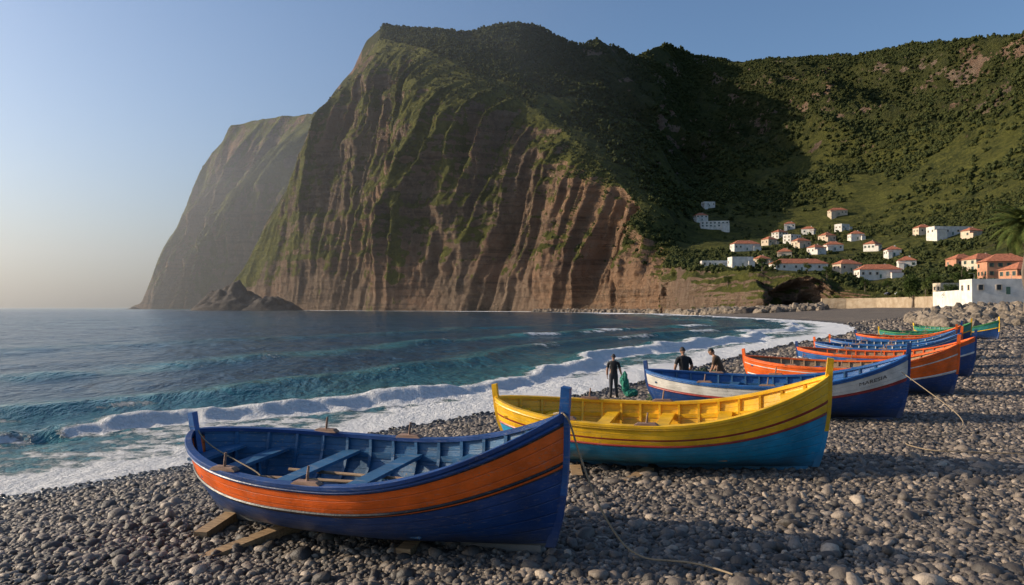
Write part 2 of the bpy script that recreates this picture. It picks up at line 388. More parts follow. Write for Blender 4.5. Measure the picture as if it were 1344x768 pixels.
# far headland
hs=[(172,404),(185,398),(195,375),(215,330),(240,290),(262,235),(280,200),(300,165),(330,157),(380,150),(420,146),(500,140),(600,150)]
PX2=np.linspace(172,600,300); py=smooth(np.interp(PX2,[q[0] for q in hs],[q[1] for q in hs]),5)
Df=np.interp(PX2,[172,600],[2700,2100]); rows=[]
ns=130
for k in range(ns+20):
    u=min(k/ns,1); D=Df+ (90*u+140*u**4)*sstep(0,120,404-py); Z=-5+u**.92*(CAMZ+(HZ-py)/F*D+5)
    if k>ns: D=D+(k-ns)*30; Z=Z*(1-(k-ns)/40)
    rows.append(np.stack([(PX2-672)/F*D,D,Z],1))
V=np.array(rows); nr,nc=V.shape[:2]; P=V.reshape(-1,3); x,y,zz=P.T.copy(); aa=.7*x-.7*y-.2*zz
U=np.repeat(np.arange(nr)/ns,nc); t_=(1-.8*sstep(.7,1,U))*sstep(175,230,np.tile(PX2,nr))
r1=ridged(aa/210,zz/900,0,2,141); dd=t_*(90*r1+52*ridged(aa/70,zz/400,0,3,147)+16*ridged(aa/20,zz/90,0,3,149))
P[:,0]-=.6*dd; P[:,1]-=.8*dd; P[:,2]+=6*fbm(x/40,y/40,0,3,151)*sstep(.9,1,U)
grid_obj('headland',P,nr,nc,M_mount,attrs={'rdg':r1,'warm':0*r1,'hill':0*r1})

# rock outcrops at sea
def rock_mat():
    t=NT('dark_rock'); p=t.pos(); n=t.noise(p,.25,6,.7)
    return t.fin(t.mix(t.ramp(n,.3,.7),(.030,.025,.022),(.10,.078,.06)),.9,t.bump(n,1,1.5))
M_rock=rock_mat()
def outcrop(name,cx,cy,sx,sy,hh,seed,skew=0):
    n=70; g=np.linspace(-1,1,n); GX,GY=np.meshgrid(g,g,indexing='ij'); rr=np.hypot(GX,GY)
    prof=np.clip(1-rr,0,1)**.75
    zz=hh*prof*(1+.45*fbm(GX*3,GY*3,0,4,seed)+.3*ridged(GX*2+skew,GY*2,0,3,seed+3))-2
    grid_obj(name,np.stack([(cx+GX*sx).ravel(),(cy+GY*sy).ravel(),zz.ravel()],1),n,n,M_rock)
outcrop('sea_rock',(312-672)*1.2,1200,74,45,40,5)
outcrop('sea_rock',(350-672)*1.19,1190,60,40,24,9)
outcrop('sea_rock',(176-672)*2.2,2200,28,20,7,13)
outcrop('sea_rock',(905-672)*.56,560,34,16,5,17)
outcrop('sea_rock',(985-672)*.385,385,16,8,6,19)

# ---------------------------------------------------------------- instancing (one object per mass)
def scatter(name,protos,pts,rot,scl,idx,extra=None):
    col=bpy.data.collections.new(name+'_parts')
    for i,o in enumerate(protos): col.objects.link(o)
    me=bpy.data.meshes.new(name); me.vertices.add(len(pts)); me.vertices.foreach_set('co',np.asarray(pts,dtype=np.float32).ravel())
    for k,a in (('rot',rot),('scl',scl)):
        at=me.attributes.new(k,'FLOAT_VECTOR','POINT'); at.data.foreach_set('vector',np.asarray(a,dtype=np.float32).ravel())
    at=me.attributes.new('idx','INT','POINT'); at.data.foreach_set('value',np.asarray(idx,dtype=np.int32))
    if extra is not None:
        at=me.attributes.new('tint','FLOAT','POINT'); at.data.foreach_set('value',np.asarray(extra,dtype=np.float32))
    o=link(bpy.data.objects.new(name,me))
    g=bpy.data.node_groups.new(name+'_gn','GeometryNodeTree')
    g.interface.new_socket('Geometry',in_out='INPUT',socket_type='NodeSocketGeometry'); g.interface.new_socket('Geometry',in_out='OUTPUT',socket_type='NodeSocketGeometry')
    gi=g.nodes.new('NodeGroupInput'); go=g.nodes.new('NodeGroupOutput')
    m2p=g.nodes.new('GeometryNodeMeshToPoints'); iop=g.nodes.new('GeometryNodeInstanceOnPoints'); ci=g.nodes.new('GeometryNodeCollectionInfo')
    ci.inputs['Collection'].default_value=col; ci.inputs['Separate Children'].default_value=True; ci.inputs['Reset Children'].default_value=True
    def na(n,t):
        k=g.nodes.new('GeometryNodeInputNamedAttribute'); k.data_type=t; k.inputs['Name'].default_value=n; return k.outputs['Attribute']
    e2r=g.nodes.new('FunctionNodeEulerToRotation')
    L=g.links.new
    L(gi.outputs[0],m2p.inputs['Mesh']); L(m2p.outputs[0],iop.inputs['Points']); L(ci.outputs[0],iop.inputs['Instance'])
    iop.inputs['Pick Instance'].default_value=True
    L(na('rot','FLOAT_VECTOR'),e2r.inputs[0]); L(e2r.outputs[0],iop.inputs['Rotation']); L(na('scl','FLOAT_VECTOR'),iop.inputs['Scale']); L(na('idx','INT'),iop.inputs['Instance Index'])
    L(iop.outputs[0],go.inputs[0])
    md=o.modifiers.new('scatter','NODES'); md.node_group=g
    return o
def blob(name,sub,mat,seed,amp,freq,sc=(1,1,1),smooth=True):
    bm=bmesh.new(); bmesh.ops.create_icosphere(bm,subdivisions=sub,radius=1)
    P=np.array([v.co for v in bm.verts]); n=fbm(P[:,0]*freq+seed,P[:,1]*freq,P[:,2]*freq,3,seed)
    for v,k in zip(bm.verts,n): v.co=Vector((v.co.x*sc[0],v.co.y*sc[1],v.co.z*sc[2]))*(1+amp*k)
    me=bpy.data.meshes.new(name); bm.to_mesh(me); bm.free()
    me.polygons.foreach_set('use_smooth',[smooth]*len(me.polygons)); me.materials.append(mat)
    return bpy.data.objects.new(name,me)

# pebbles
def pebble_mat():
    t=NT('pebble_stone'); r=t.rnd(); o=t.obj(); tint=t.attr('tint','INSTANCER')
    cr=t.add('ShaderNodeValToRGB'); t.t.links.new(r,cr.inputs[0]); e=cr.color_ramp.elements
    e[0].position=0; e[0].color=(.040,.034,.030,1); e[1].position=1; e[1].color=(.46,.37,.28,1)
    for p_,c_ in ((.3,(.092,.076,.062,1)),(.6,(.155,.126,.100,1)),(.85,(.26,.205,.158,1))):
        q=e.new(p_); q.color=c_
    n=t.noise(o,3,5,.65); c=t.mix(t.ramp(n,.35,.7,0,.4),cr.outputs[0],(.07,.058,.05))
    c=t.mix(t.math('MULTIPLY',tint,.85),c,(.012,.012,.013))
    return t.fin(c,t.ramp(tint,0,1,.58,.22),t.bump(n,.4,.05))
M_peb=pebble_mat()
peb=[blob('pebble_%d'%i,2,M_peb,100+i,.38,1.1,(1,.78,.58)) for i in range(8)]
PT=[]
def addpeb(y0,y1,dens,s0,s1):
    area=(y1*y1-y0*y0)*.80; n=int(area*dens)
    yy=np.sqrt(rng.uniform(y0*y0,y1*y1,n)); xx=yy*rng.uniform(-.80,.80,n)
    h,d,al=beach_h(xx,yy); k=(d>rng.uniform(-.1,1.4,n)); k&=(h<4.6)
    s=np.exp(rng.uniform(math.log(s0),math.log(s1),n))
    PT.append(np.stack([xx[k],yy[k],h[k]+s[k]*.12,s[k],d[k]],1))
addpeb(5.5,13,330,.020,.062)
addpeb(6,13,22,.05,.105)
addpeb(6,16,1.6,.10,.17)
addpeb(13,22,150,.035,.085)
addpeb(22,40,48,.05,.13)
addpeb(40,85,9,.09,.24)
addpeb(85,200,.7,.15,.45)
PT=np.concatenate(PT); n=len(PT)
rot=np.stack([rng.normal(0,.35,n),rng.normal(0,.35,n),rng.uniform(0,6.3,n)],1)
wet=1-sstep(1.0,3.6,PT[:,4]+rng.normal(0,.3,n))
scatter('pebbles',peb,PT[:,:3],rot,PT[:,3:4]*np.stack([rng.uniform(.85,1.25,n),rng.uniform(.85,1.1,n),rng.uniform(.8,1.2,n)],1),rng.integers(0,8,n),wet)
print('pebbles',n)

# forest
def foliage_mat(name,a,b,c2):
    t=NT(name); o=t.obj(); r=t.rnd(); n=t.noise(o,2.2,5,.7)
    c=t.mix(r,a,b); c=t.mix(t.ramp(n,.4,.75,0,.7),c,c2)
    return t.fin(c,.9,t.bump(t.noise(o,5,4,.7),1,.3),Specular_IOR_Level=.15)
M_for=foliage_mat('forest_foliage',(.018,.029,.010),(.056,.064,.019),(.105,.106,.030))
def tree_blob(name,mat,seed):
    rr=random.Random(seed); bm=bmesh.new()
    for i in range(8):
        s=rr.uniform(.28,.55); a_=rr.uniform(0,6.28); q=rr.uniform(0,.65)
        mtx=Matrix.Translation((q*math.cos(a_),q*math.sin(a_),rr.uniform(.2,1.15)))@Matrix.Diagonal((s,s,s*.9,1))
        bmesh.ops.create_icosphere(bm,subdivisions=1,radius=1,matrix=mtx)
    for v in bm.verts: v.co+=Vector((rr.uniform(-1,1),rr.uniform(-1,1),rr.uniform(-1,1)))*.12
    me=bpy.data.meshes.new(name); bm.to_mesh(me); bm.free(); me.materials.append(mat)
    return bpy.data.objects.new(name,me)
tb=[tree_blob('tree_crown_%d'%i,M_for,i) for i in range(8)]
dens=fbm(Pm[:,0]/70,Pm[:,1]/70,0,3,201)
w=((RVm<6.1)&(PCm>500)&(PCm<1560)).astype(float)*sstep(4.08,4.35,RVm)*sstep(-.5,.1,dens)*(Pm[:,1]/1200.)**1.2
w+=((RVm>2.0)&(RVm<4.1)&(PCm>880)&(PCm<1560))*.50*sstep(-.45,.2,dens)
w+=((RVm>.8)&(RVm<4.1)&(PCm>400)&(PCm<890))*sstep(.5,.75,vnz)*.35*sstep(30,90,Pm[:,2])
w/=w.sum(); ids=rng.choice(len(Pm),64000,p=w); pts=Pm[ids]+rng.normal(0,1.2,(len(ids),3))*[1,1,0]
s=np.exp(rng.uniform(math.log(1.7),math.log(4.6),len(ids)))*np.where(RVm[ids]<4.1,.6,1.0)
# ---------------------------------------------------------------- houses
M_white=simple('white_wall',(.70,.66,.59),.8,.12,.4); M_cream=simple('cream_wall',(.60,.49,.36),.8,.10,.4); M_terra=simple('terracotta_wall',(.50,.24,.14),.8,.1,.4)
def roof_mat():
    t=NT('roof_tiles'); o=t.obj(); n=t.noise(o,1.2,5); w=t.add('ShaderNodeTexWave'); w.inputs['Scale'].default_value=1.4; t.t.links.new(o,w.inputs[0])
    return t.fin(t.mix(t.ramp(n,.3,.7),(.32,.10,.05),(.55,.20,.10)),.85,t.bump(w.outputs[1],.6,.1))
M_roof=roof_mat(); M_glass=simple('window_glass',(.03,.04,.05),.1,.1); M_shut=simple('shutter_paint',(.08,.15,.10),.6,.1); M_grey=simple('flat_roof',(.35,.33,.30),.9,.1)
houses=[]
def house(px,D,wd,dp,h,roof='hip',wall=None,yaw=0,name='white_house',z=None,floors=None,wing=True):
    wall=wall or M_white
    x=(px-672)/F*D; z=terr_z(x,D) if z is None else z
    houses.append((x,D,max(wd,dp)*.75))
    e=empty(name,(x,D,z),(0,0,math.radians(yaw)))
    b=MB(); b.box((0,0,h/2-3),(wd,dp,h+6))
    if wing:
        sg=random.choice((-1,1)); b.box((sg*(wd*.5-wd*.14),-dp/2-1.4,h*.31-3),(wd*.28,2.8-.01,h*.62+6))
    b.obj('walls',wall,e)
    rf=MB(); o=.6
    if wing: rf.box((sg*(wd*.5-wd*.14),-dp/2-1.5,h*.62+.08),(wd*.28+.5,3.1,.16))
    if roof=='hip':
        rh=min(wd,dp)*.32; a,c=wd/2+o,dp/2+o; q=max(a-c,0.01) if wd>=dp else 0; q2=max(c-a,.01) if dp>wd else 0
        p=[(-a,-c,h),(a,-c,h),(a,c,h),(-a,c,h)]; r1=(-q,-q2,h+rh); r2=(q,q2,h+rh)
        if wd>=dp:
            rf.poly([p[0],p[1],r2,r1]); rf.poly([p[2],p[3],r1,r2]); rf.poly([p[1],p[2],r2]); rf.poly([p[3],p[0],r1])
        else:
            rf.poly([p[0],p[1],r1]); rf.poly([p[2],p[3],r2]); rf.poly([p[1],p[2],r2,r1]); rf.poly([p[3],p[0],r1,r2])
        rf.poly([(-a,-c,h+.003),(-a,c,h+.003),(a,c,h+.003),(a,-c,h+.003)])
        rf.obj('roof',M_roof,e)
        ch=MB(); ch.box((wd*.2,dp*.1,h+rh*.8),(.8,.6,1.6)); ch.box((wd*.2,dp*.1,h+rh*.8+.87),(1.0,.8,.14)); ch.obj('chimney',wall,e)
    else:
        rf.box((0,0,h+.1),(wd-.5,dp-.5,.2)); rf.obj('roof',M_grey,e)
        pr=MB()
        for sx_ in (-1,1): pr.box((sx_*(wd/2-.12),0,h+.4),(.25,dp,.8))
        for sy_ in (-1,1): pr.box((0,sy_*(dp/2-.12),h+.4),(wd-.5,.25,.8))
        pr.obj('parapet',wall,e)
    fl=floors or max(1,int(h//2.9)); wn=MB(); sh=MB(); sp_=random.uniform(3.0,4.4)
    for f in range(fl):
        zc=(f+.55)*h/fl
        for face in range(4):
            ln=wd if face%2==0 else dp; half=(dp if face%2==0 else wd)/2
            R=Matrix.Rotation(face*math.pi/2,3,'Z'); n=max(2,int(ln/sp_))
            for k in range(n):
                u=(k+.5)/n*ln-ln/2
                if face==0 and f==0 and k==n//2: continue
                if wing and face==0 and zc<h*.62+.8 and abs(u-sg*(wd*.36))<wd*.14+.6: continue
                if random.random()<.12: continue
                wn.box(R@Vector((u,-half-.0,zc)),(1.1,.12,1.45),R)
                sh.box(R@Vector((u,-half-.05,zc-.80)),(1.4,.22,.09),R); sh.box(R@Vector((u,-half-.05,zc+.79)),(1.4,.16,.08),R)
                for q in (-1,1): sh.box(R@Vector((u+q*.73,-half-.03,zc)),(.3,.12,1.45),R)
    wn.obj('windows',M_glass,e); sh.obj('window_frames_and_shutters',M_shut if random.random()<.4 else M_cream,e)
    dr=MB(); dr.box((0,-dp/2,1.05),(1.1,.16,2.1)); dr.obj('door',M_shut,e)
    return e
house(1048,470,33,10,4.4,'hip',M_white,4,wing=False); house(1152,440,23,10,5.0,'hip',M_white,-6); house(1112,470,14,9,4.6,'hip',M_cream,10)
house(972,500,14,9,5.6,'flat',M_white,3); house(938,520,18,8,3.0,'flat',M_white,-5); house(978,640,22,10,5.5,'hip',M_white,5,)
house(938,830,30,12,6,'flat',M_white,-8); house(920,860,14,10,6,'hip',M_white,6); house(930,930,14,10,5,'flat',M_white,6)
for px,D,wd,h in ((1024,760,13,6),(1040,700,14,6),(1062,735,12,5.5),(1086,680,11,5),(1106,720,11,5),(1052,630,13,5),(1094,610,13,4.6),(1124,660,11,5),(1037,820,11,5),(1100,820,18,5),(1010,690,10,5),(1072,585,11,4.6),(1030,570,10,4),(1146,590,10,4.6),(1172,520,9,4.4),(1000,520,9,4),(1190,470,10,4.6)):
    house(px,D,wd,random.uniform(8,10),h,'hip' if random.random()<.9 else 'flat',random.choice([M_white,M_white,M_cream]),random.uniform(-35,35))
house(1246,560,28,10,5.5,'flat',M_white,4); house(1212,600,11,9,5,'hip',M_cream,0); house(1276,520,10,8,5,'hip',M_cream,12)
house(1318,330,17,11,7,'hip',M_terra,-12,'terracotta_house'); house(1290,380,15,10,6,'hip',M_cream,8,'cream_house'); house(1345,300,14,10,7,'hip',M_terra,5,'terracotta_house'); house(1262,420,12,9,5,'hip',M_terra,5,'terracotta_house')
house(1314,222,19,9,3.6,'flat',M_white,-10,z=8.2,wing=False); house(1243,330,9,6,3.2,'flat',M_cream,0,'beach_kiosk',wing=False)
keep=np.ones(len(pts),bool)
for hx,hy,hr in houses:
    keep&=~((np.abs(pts[:,0]-hx)<hr*.9)&(pts[:,1]<hy+hr)&(pts[:,1]>hy-hr-7))
pts=pts[keep]; s=s[keep]; n=len(pts)
scatter('forest',tb,pts-[0,0,.8],np.stack([rng.normal(0,.15,n),rng.normal(0,.15,n),rng.uniform(0,6.3,n)],1),s[:,None]*np.stack([np.ones(n),np.ones(n),rng.uniform(.7,1.3,n)],1),rng.integers(0,8,n))

# boulders: rock armour at right + cliff foot
M_bould=simple('boulder_stone',(.22,.175,.13),.9,.35,1.5,.5)
bl=[blob('boulder_%d'%i,2,M_bould,300+i,.6,1.0,(1,.85,.75),False) for i in range(5)]
B=[]
for i in range(1700):
    D=random.uniform(105,235); px=1190+(1400-1190)*random.random()
    px=max(px,1190+ (150-D)*1.2); x=(px-672)/F*D
    zt=gz(x,D); hh=2.6*max(0,1-abs((px-1300)/130.)**2)*math.sin(min(1,max(0,(D-105)/130))*math.pi)
    B.append((x,D,zt+hh*random.random(),random.uniform(.5,1.4)))
for i in range(2200):
    px=random.uniform(700,1080); D=float(np.interp(px,ck,[cols[c][0] for c in ck]))-random.uniform(-2,30); x=(px-672)/F*D
    if px<860: D-=random.uniform(20,75); x=(px-672)/F*D
    B.append((x,D,max(-.3,gz(x,D) if D<500 else 0)+random.uniform(-.5,.8),random.uniform(.8,3.2)))
B=np.array(B); n=len(B)
scatter('boulders',bl,B[:,:3],rng.uniform(0,6,(n,3)),np.repeat(B[:,3:4],3,1),rng.integers(0,5,n))

# sea wall
def wall_mat():
    t=NT('stone_wall'); o=t.pos(); b=t.vor(o,1.3); n=t.noise(o,.4,5)
    return t.fin(t.mix(t.ramp(n,.3,.7),(.30,.22,.14),(.42,.33,.23)),.9,t.bump(b,.6,.2))
M_wall=wall_mat()
def wallpath(name,pl,th,z0,mat):
    b=MB(); rings=[]
    for i,(x,y,zt) in enumerate(pl):
        rings.append([(x,y-th/2,z0),(x,y+th/2,z0),(x,y+th/2,zt),(x,y-th/2,zt)])
    b.loft(rings); 
    return b.obj(name,mat)
wallpath('sea_wall',[W(1078,386,z=9.0),W(1110,380,z=9.0),W(1150,366,z=9.0),W(1200,330,z=9.0),W(1248,296,z=9.0)],1.4,1.,M_wall)
wallpath('white_wall',[W(1225,305,z=10.6),W(1262,270,z=10.6)],.5,3.,M_white)

# cars
def car(px,D,col,yaw):
    x=(px-672)/F*D; e=empty('parked_car',(x,D,terr_z(x,D)+.05),(0,0,math.radians(yaw)))
    m=simple('car_paint',col,.25,.03); b=MB()
    prof=[(-2.1,.35),(-2.15,.75),(-1.9,.92),(-1.35,.98),(-.85,1.42),(.55,1.45),(1.25,1.0),(2.0,.85),(2.15,.6),(2.1,.35)]
    b.loft([[(p[0],-.82 if p[1]<1.1 else -.66,p[1]) for p in prof],[(p[0],.82 if p[1]<1.1 else .66,p[1]) for p in prof]]); b.obj('body',m,e)
    g=MB()
    for sy in (-1,1): g.loft([[(-1.15,sy*.80,1.0),(-.8,sy*.70,1.36),(.5,sy*.70,1.38),(1.05,sy*.80,1.02)],[(-1.15,sy*.84,1.0),(-.8,sy*.72,1.36),(.5,sy*.72,1.38),(1.05,sy*.84,1.02)]])
    g.obj('side_windows',M_glass,e)
    w_=MB()
    for sx in (-1.3,1.3):
        for sy in (-.78,.78): w_.tube([(sx,sy-.1,.33),(sx,sy+.1,.33)],.33,14)
    w_.obj('wheels',simple('tyre',(.02,.02,.02),.8),e)
for i,(px,D,c) in enumerate(((1180,378,(.5,.5,.5)),(1196,372,(.05,.06,.09)),(1212,362,(.6,.6,.6)),(1228,350,(.3,.03,.03)),(1166,386,(.1,.1,.12)))): car(px,D,c,random.uniform(-8,8)+(90 if i%2 else 20))
# street lamp
def lamp(px,D,h=7):
    x=(px-672)/F*D; z=terr_z(x,D); e=empty('street_lamp',(x,D,z)); b=MB(); b.tube([(0,0,-1),(0,0,h*.5),(0,0,h)],[.1,.08,.06]); b.tube([(0,0,h-.05),(-.5,0,h+.25),(-1.3,0,h+.3)],.045,6); b.obj('pole',M_grey,e)
    b=MB(); b.box((-1.5,0,h+.28),(.6,.25,.14)); b.obj('lamp_head',M_grey,e)
lamp(1279,262,12); lamp(1208,338,8); lamp(1328,250,11)

# ---------------------------------------------------------------- trees
M_bark=woodm('bark',(.09,.065,.045),(.20,.15,.11),3)
M_leaf=foliage_mat('tree_leaves',(.035,.06,.014),(.07,.10,.025),(.12,.14,.035))
M_palm=foliage_mat('palm_leaves',(.06,.09,.02),(.09,.12,.03),(.18,.18,.05))
def leafy_tree(name,px,D,h,seed,wide=.42):
    rr=random.Random(seed); x=(px-672)/F*D; e=empty(name,(x,D,terr_z(x,D)))
    b=MB(); b.tube([(0,0,-.6),(.05*h,.02*h,h*.25),(.02*h,0,h*.55),(0,0,h*.8)],[h*.035,h*.028,h*.018,h*.006]); cl=[]
    for i in range(11):
        a_=i*2.4+rr.random(); z0=h*rr.uniform(.25,.7); L_=h*wide*rr.uniform(.6,1)*(1.15-z0/h*.6); q=(math.cos(a_)*L_,math.sin(a_)*L_,z0+h*rr.uniform(.08,.25))
        b.tube([(0.02*h,0,z0),(q[0]*.5,q[1]*.5,z0+(q[2]-z0)*.6),q],[h*.014,h*.009,h*.003],5); cl.append(q); cl.append((q[0]*.55,q[1]*.55,q[2]))
    cl.append((0,0,h*.9)); b.obj('trunk_and_limbs',M_bark,e)
    lf=MB()
    for c in cl:
        rad=h*rr.uniform(.09,.16)
        for k in range(110):
            d_=Vector((rr.gauss(0,1),rr.gauss(0,1),rr.gauss(0,.75))).normalized()*rad*rr.uniform(.5,1.1); p=Vector(c)+d_
            R=Euler((rr.uniform(0,6),rr.uniform(0,6),rr.uniform(0,6))).to_matrix(); s_=h*.022
            lf.poly([p+R@Vector(v)*s_ for v in ((-1,0,0),(0,-.6,0),(1,0,.2),(0,.6,0))])
    lf.obj('leaves',M_leaf,e)
for a_ in ((1197,330,15,1,.2),(1110,400,9,2,.42),(1180,360,8,3,.42),(1250,290,9,5,.42),(1000,440,8,6,.42),(1225,345,9,8,.42),(1262,330,10,9,.42),(1280,300,8,10,.42),(1085,425,8,11,.42),(1135,405,7,12,.42),(955,450,7,13,.42),(1020,450,7,14,.42),(1300,270,8,15,.42),(1060,440,6,16,.42),(1320,262,8,17,.42),(1165,395,6,18,.42)): leafy_tree('tree',*a_)
def palm(px,D,h,fl,seed,z=None,n=46):
    rr=random.Random(seed); x=(px-672)/F*D; z=z if z is not None else max(gz(x,D),terr_z(x,D)); e=empty('palm_tree',(x,D,z))
    b=MB(); b.tube([(0,0,-1)]+[(.02*h*math.sin(k),0,h*k/12) for k in range(13)],[h*.04]+[h*.032*(1+.12*(k%2)) for k in range(13)],9); b.obj('trunk',M_bark,e)
    lf=MB()
    for i in range(n):
        a_=i*2.399+rr.uniform(-.2,.2); el=math.radians(75-115*(i/n)+rr.uniform(-8,8)); L_=fl*rr.uniform(.85,1.1); prev=Vector((0,0,h)); pts_=[]
        ns_=14
        for k in range(ns_+1):
            pts_.append(prev.copy()); ang=el-1.25*(k/ns_)**1.3
            prev=prev+Vector((math.cos(a_)*math.cos(ang),math.sin(a_)*math.cos(ang),math.sin(ang)))*L_/ns_
        lf.tube(pts_,[fl*.012*(1-k/ns_*.8) for k in range(ns_+1)],4)
        for k in range(2,ns_*2):
            q=k/2; i0=min(int(q),ns_-1); p=pts_[i0].lerp(pts_[i0+1],q-i0); t=(pts_[i0+1]-pts_[i0]).normalized(); sd=t.cross(Vector((0,0,1))).normalized(); ll=fl*.24*math.sin(math.pi*min(1,.15+k/ns_/2*.85))
            for s_ in (-1,1):
                tip=p+(sd*s_*.8+t*.55+Vector((0,0,-.35-.2*rr.random())))*ll
                lf.poly([p-t*fl*.02,p+t*fl*.02,tip])
    lf.obj('fronds',M_palm,e)
palm(1347,120,13.0,6.2,1,z=4.6,n=60); palm(1215,342,6,3,2,n=34); palm(1240,320,6,3.2,3,n=34); palm(1265,300,6,3,6,n=34); palm(1098,395,5,3,8,n=34)

# ---------------------------------------------------------------- boats
M_navy=paint('navy_paint',(.010,.055,.205)); M_orange=paint('orange_paint',(.86,.135,.010)); M_black=paint('black_paint',(.012,.012,.016)); M_cyan=paint('turquoise_paint',(.014,.28,.50))
M_yellow=paint('yellow_paint',(.88,.49,.012)); M_red=paint('dark_red_paint',(.30,.02,.012)); M_whiteP=paint('white_paint',(.70,.67,.61)); M_blue=paint('blue_paint',(.02,.12,.36)); M_teal=paint('teal_paint',(.03,.25,.22))
M_lblue=paint('interior_blue_paint',(.030,.125,.26),.5,1.5); M_tan=woodm('worn_wood',(.20,.12,.065),(.40,.27,.16)); M_green=paint('green_paint',(.05,.26,.09)); M_keel=paint('pale_keel_paint',(.34,.33,.31),.6,1.5)
M_rope=woodm('rope_fibre',(.20,.145,.085),(.36,.275,.175),20); M_timber=woodm('timber',(.20,.12,.06),(.42,.28,.15)); M_pad=woodm('oar_pad_wood',(.16,.09,.06),(.34,.21,.15))
def hullpt(L,B,t,h,inset=0,sc=1.0):
    b=B/2*(1-abs(t)**2.6)**.72 if abs(t)<1 else 0
    e=abs(t)**2.4
    mid=(1-(1-h)**2.7)**.60 if h>0 else 0; end=h**.7
    y=b*(mid*(1-e)+end*e)
    zs=(.87+(.72 if t>0 else .25)*abs(t)**2.2)*sc; zk=.03*t**4
    z=zk+(zs-zk)*h
    x=t*L/2-(1 if t>0 else -1)*(.20 if t>0 else .40)*abs(t)**6*(1-h)**2.6+(.05*(h-.5) if t>0 else -.05*(h-.5))*abs(t)**4
    return x,max(0,y-inset),z
def boat(stern,bow,col,heel=0,B=2.1,sc=1.0,zoff=.10,name='fishing_boat',blocks=None,text=None):
    sx,sy=stern; bx,by=bow; L=math.hypot(bx-sx,by-sy); cx,cy=(sx+bx)/2,(sy+by)/2
    g=(gz(cx,cy)*2+gz(sx,sy)+gz(bx,by))/4; pitch=math.atan2(gz(bx,by)-gz(sx,sy),L)*.6
    e=empty(name,(cx,cy,g+zoff)); yaw=math.atan2(by-sy,bx-sx)
    e.rotation_euler=(Matrix.Rotation(yaw,3,'Z')@Matrix.Rotation(-pitch,3,'Y')@Matrix.Rotation(heel,3,'X')).to_euler()
    H=lambda t,h,i=0: hullpt(L,B,t,h,i,sc)
    nt=56; ts=[-1+2*k/nt for k in range(nt+1)]; ts=[math.copysign(1-(1-abs(t))**1.25,t) for t in ts]
    bands=col['bands']; hs=[0,.015,.04,.08,.13,.2,.28,.36,.44,.5,.56,.62,.68,.74,.8,.86,.92,1.0]+[b_[0] for b_ in bands]; hs=sorted(set(round(q,4) for q in hs))
    mats=[b_[1] for b_ in bands]
    v=[];f=[];mi=[];pk=[]
    for s_ in (-1,1):
        b0=len(v)
        for t in ts:
            for h in hs:
                x,y,z=H(t,h); v.append((x,s_*y,z)); pk.append(h*9.0)
        n=len(hs)
        for i in range(nt):
            for j in range(n-1):
                q=[b0+i*n+j,b0+(i+1)*n+j,b0+(i+1)*n+j+1,b0+i*n+j+1]
                f.append(q if s_<0 else q[::-1]); hm=(hs[j]+hs[j+1])/2
                mi.append(next(k for k,b_ in enumerate(bands) if hm<=b_[0]))
    ho=pymesh('hull',v,f,mats,mi,True,e); at=ho.data.attributes.new('plank','FLOAT','POINT'); at.data.foreach_set('value',np.array(pk,dtype=np.float32))
    v=[];f=[];pk=[]; ti=[t*.975 for t in ts]; hi=[.1,.14,.2,.28,.4,.55,.7,.85,.93,.985]
    for s_ in (-1,1):
        b0=len(v); n=len(hi)
        for t in ti:
            for h in hi:
                x,y,z=H(t,h,.035); v.append((x,s_*y,z+.004)); pk.append(h*9.0)
        for i in range(nt):
            for j in range(n-1):
                q=[b0+i*n+j,b0+(i+1)*n+j,b0+(i+1)*n+j+1,b0+i*n+j+1]; f.append(q if s_>0 else q[::-1])
    ho=pymesh('inner_planking',v,f,col['inside'],None,True,e); at=ho.data.attributes.new('plank','FLOAT','POINT'); at.data.foreach_set('value',np.array(pk,dtype=np.float32))
    b=MB()     # gunwale cap
    for s_ in (-1,1):
        rings=[]
        for t in ts:
            x,y,z=H(t,1.0); yo=s_*(y+.035); yi=s_*max(y-.085,-.02)
            rings.append([(x,yo,z-.015),(x,yo,z+.028),(x,yo-s_*.012,z+.035),(x,yi,z+.035),(x,yi,z-.015)])
        b.loft(rings)
    b.obj('gunwale',col['rail'],e)
    b=MB()     # rub rails
    for hh in (col.get('rub',.66),.955):
        for s_ in (-1,1):
            pts_=[]
            for t in ts[1:-1]:
                x,y,z=H(t,hh); pts_.append((x,s_*(y+.006),z))
            b.tube(pts_,.020 if hh<.9 else .024,6,0 if hh<.9 else 1)
    b.obj('rub_rail',[col['rubm'],col['rail']],e)
    b=MB()     # inner stringer
    for s_ in (-1,1):
        rings=[]
        for t in ti[3:-3]:
            x,y,z=H(t,.72,.035); rings.append([(x,s_*(y+.01),z-.04),(x,s_*(y+.01),z+.04),(x,s_*(y-.035),z+.04),(x,s_*(y-.035),z-.04)])
        b.loft(rings)
    b.obj('stringer',col['inside2'],e)
    b=MB(); nrb=int(L/.36)   # ribs
    for k in range(1,nrb):
        t=-1+2*k/nrb
        if abs(t)>.93: continue
        for s_ in (-1,1):
            rings=[]
            for h in (.1,.15,.22,.35,.5,.7,.85,.97):
                x,y,z=H(t,h,.03); yy=max(y-.05,0); rings.append([(x-.022,s_*y,z),(x+.022,s_*y,z),(x+.022,s_*yy,z+.012),(x-.022,s_*yy,z+.012)])
            b.loft(rings)
    b.obj('ribs',col['inside2'],e)
    b=MB(); zf=.24*sc; nb=9   # floor boards
    for k in range(nb):
        u=(k-(nb-1)/2)/nb*2; yc=u*B*.30; half=.62-.22*abs(u)**2
        b.box((-.0,yc,zf+.006*(k%2)),(L*half,B*.30*2/nb*.93,.025))
    b.obj('floor_boards',col['floor'],e)
    b=MB()   # thwarts
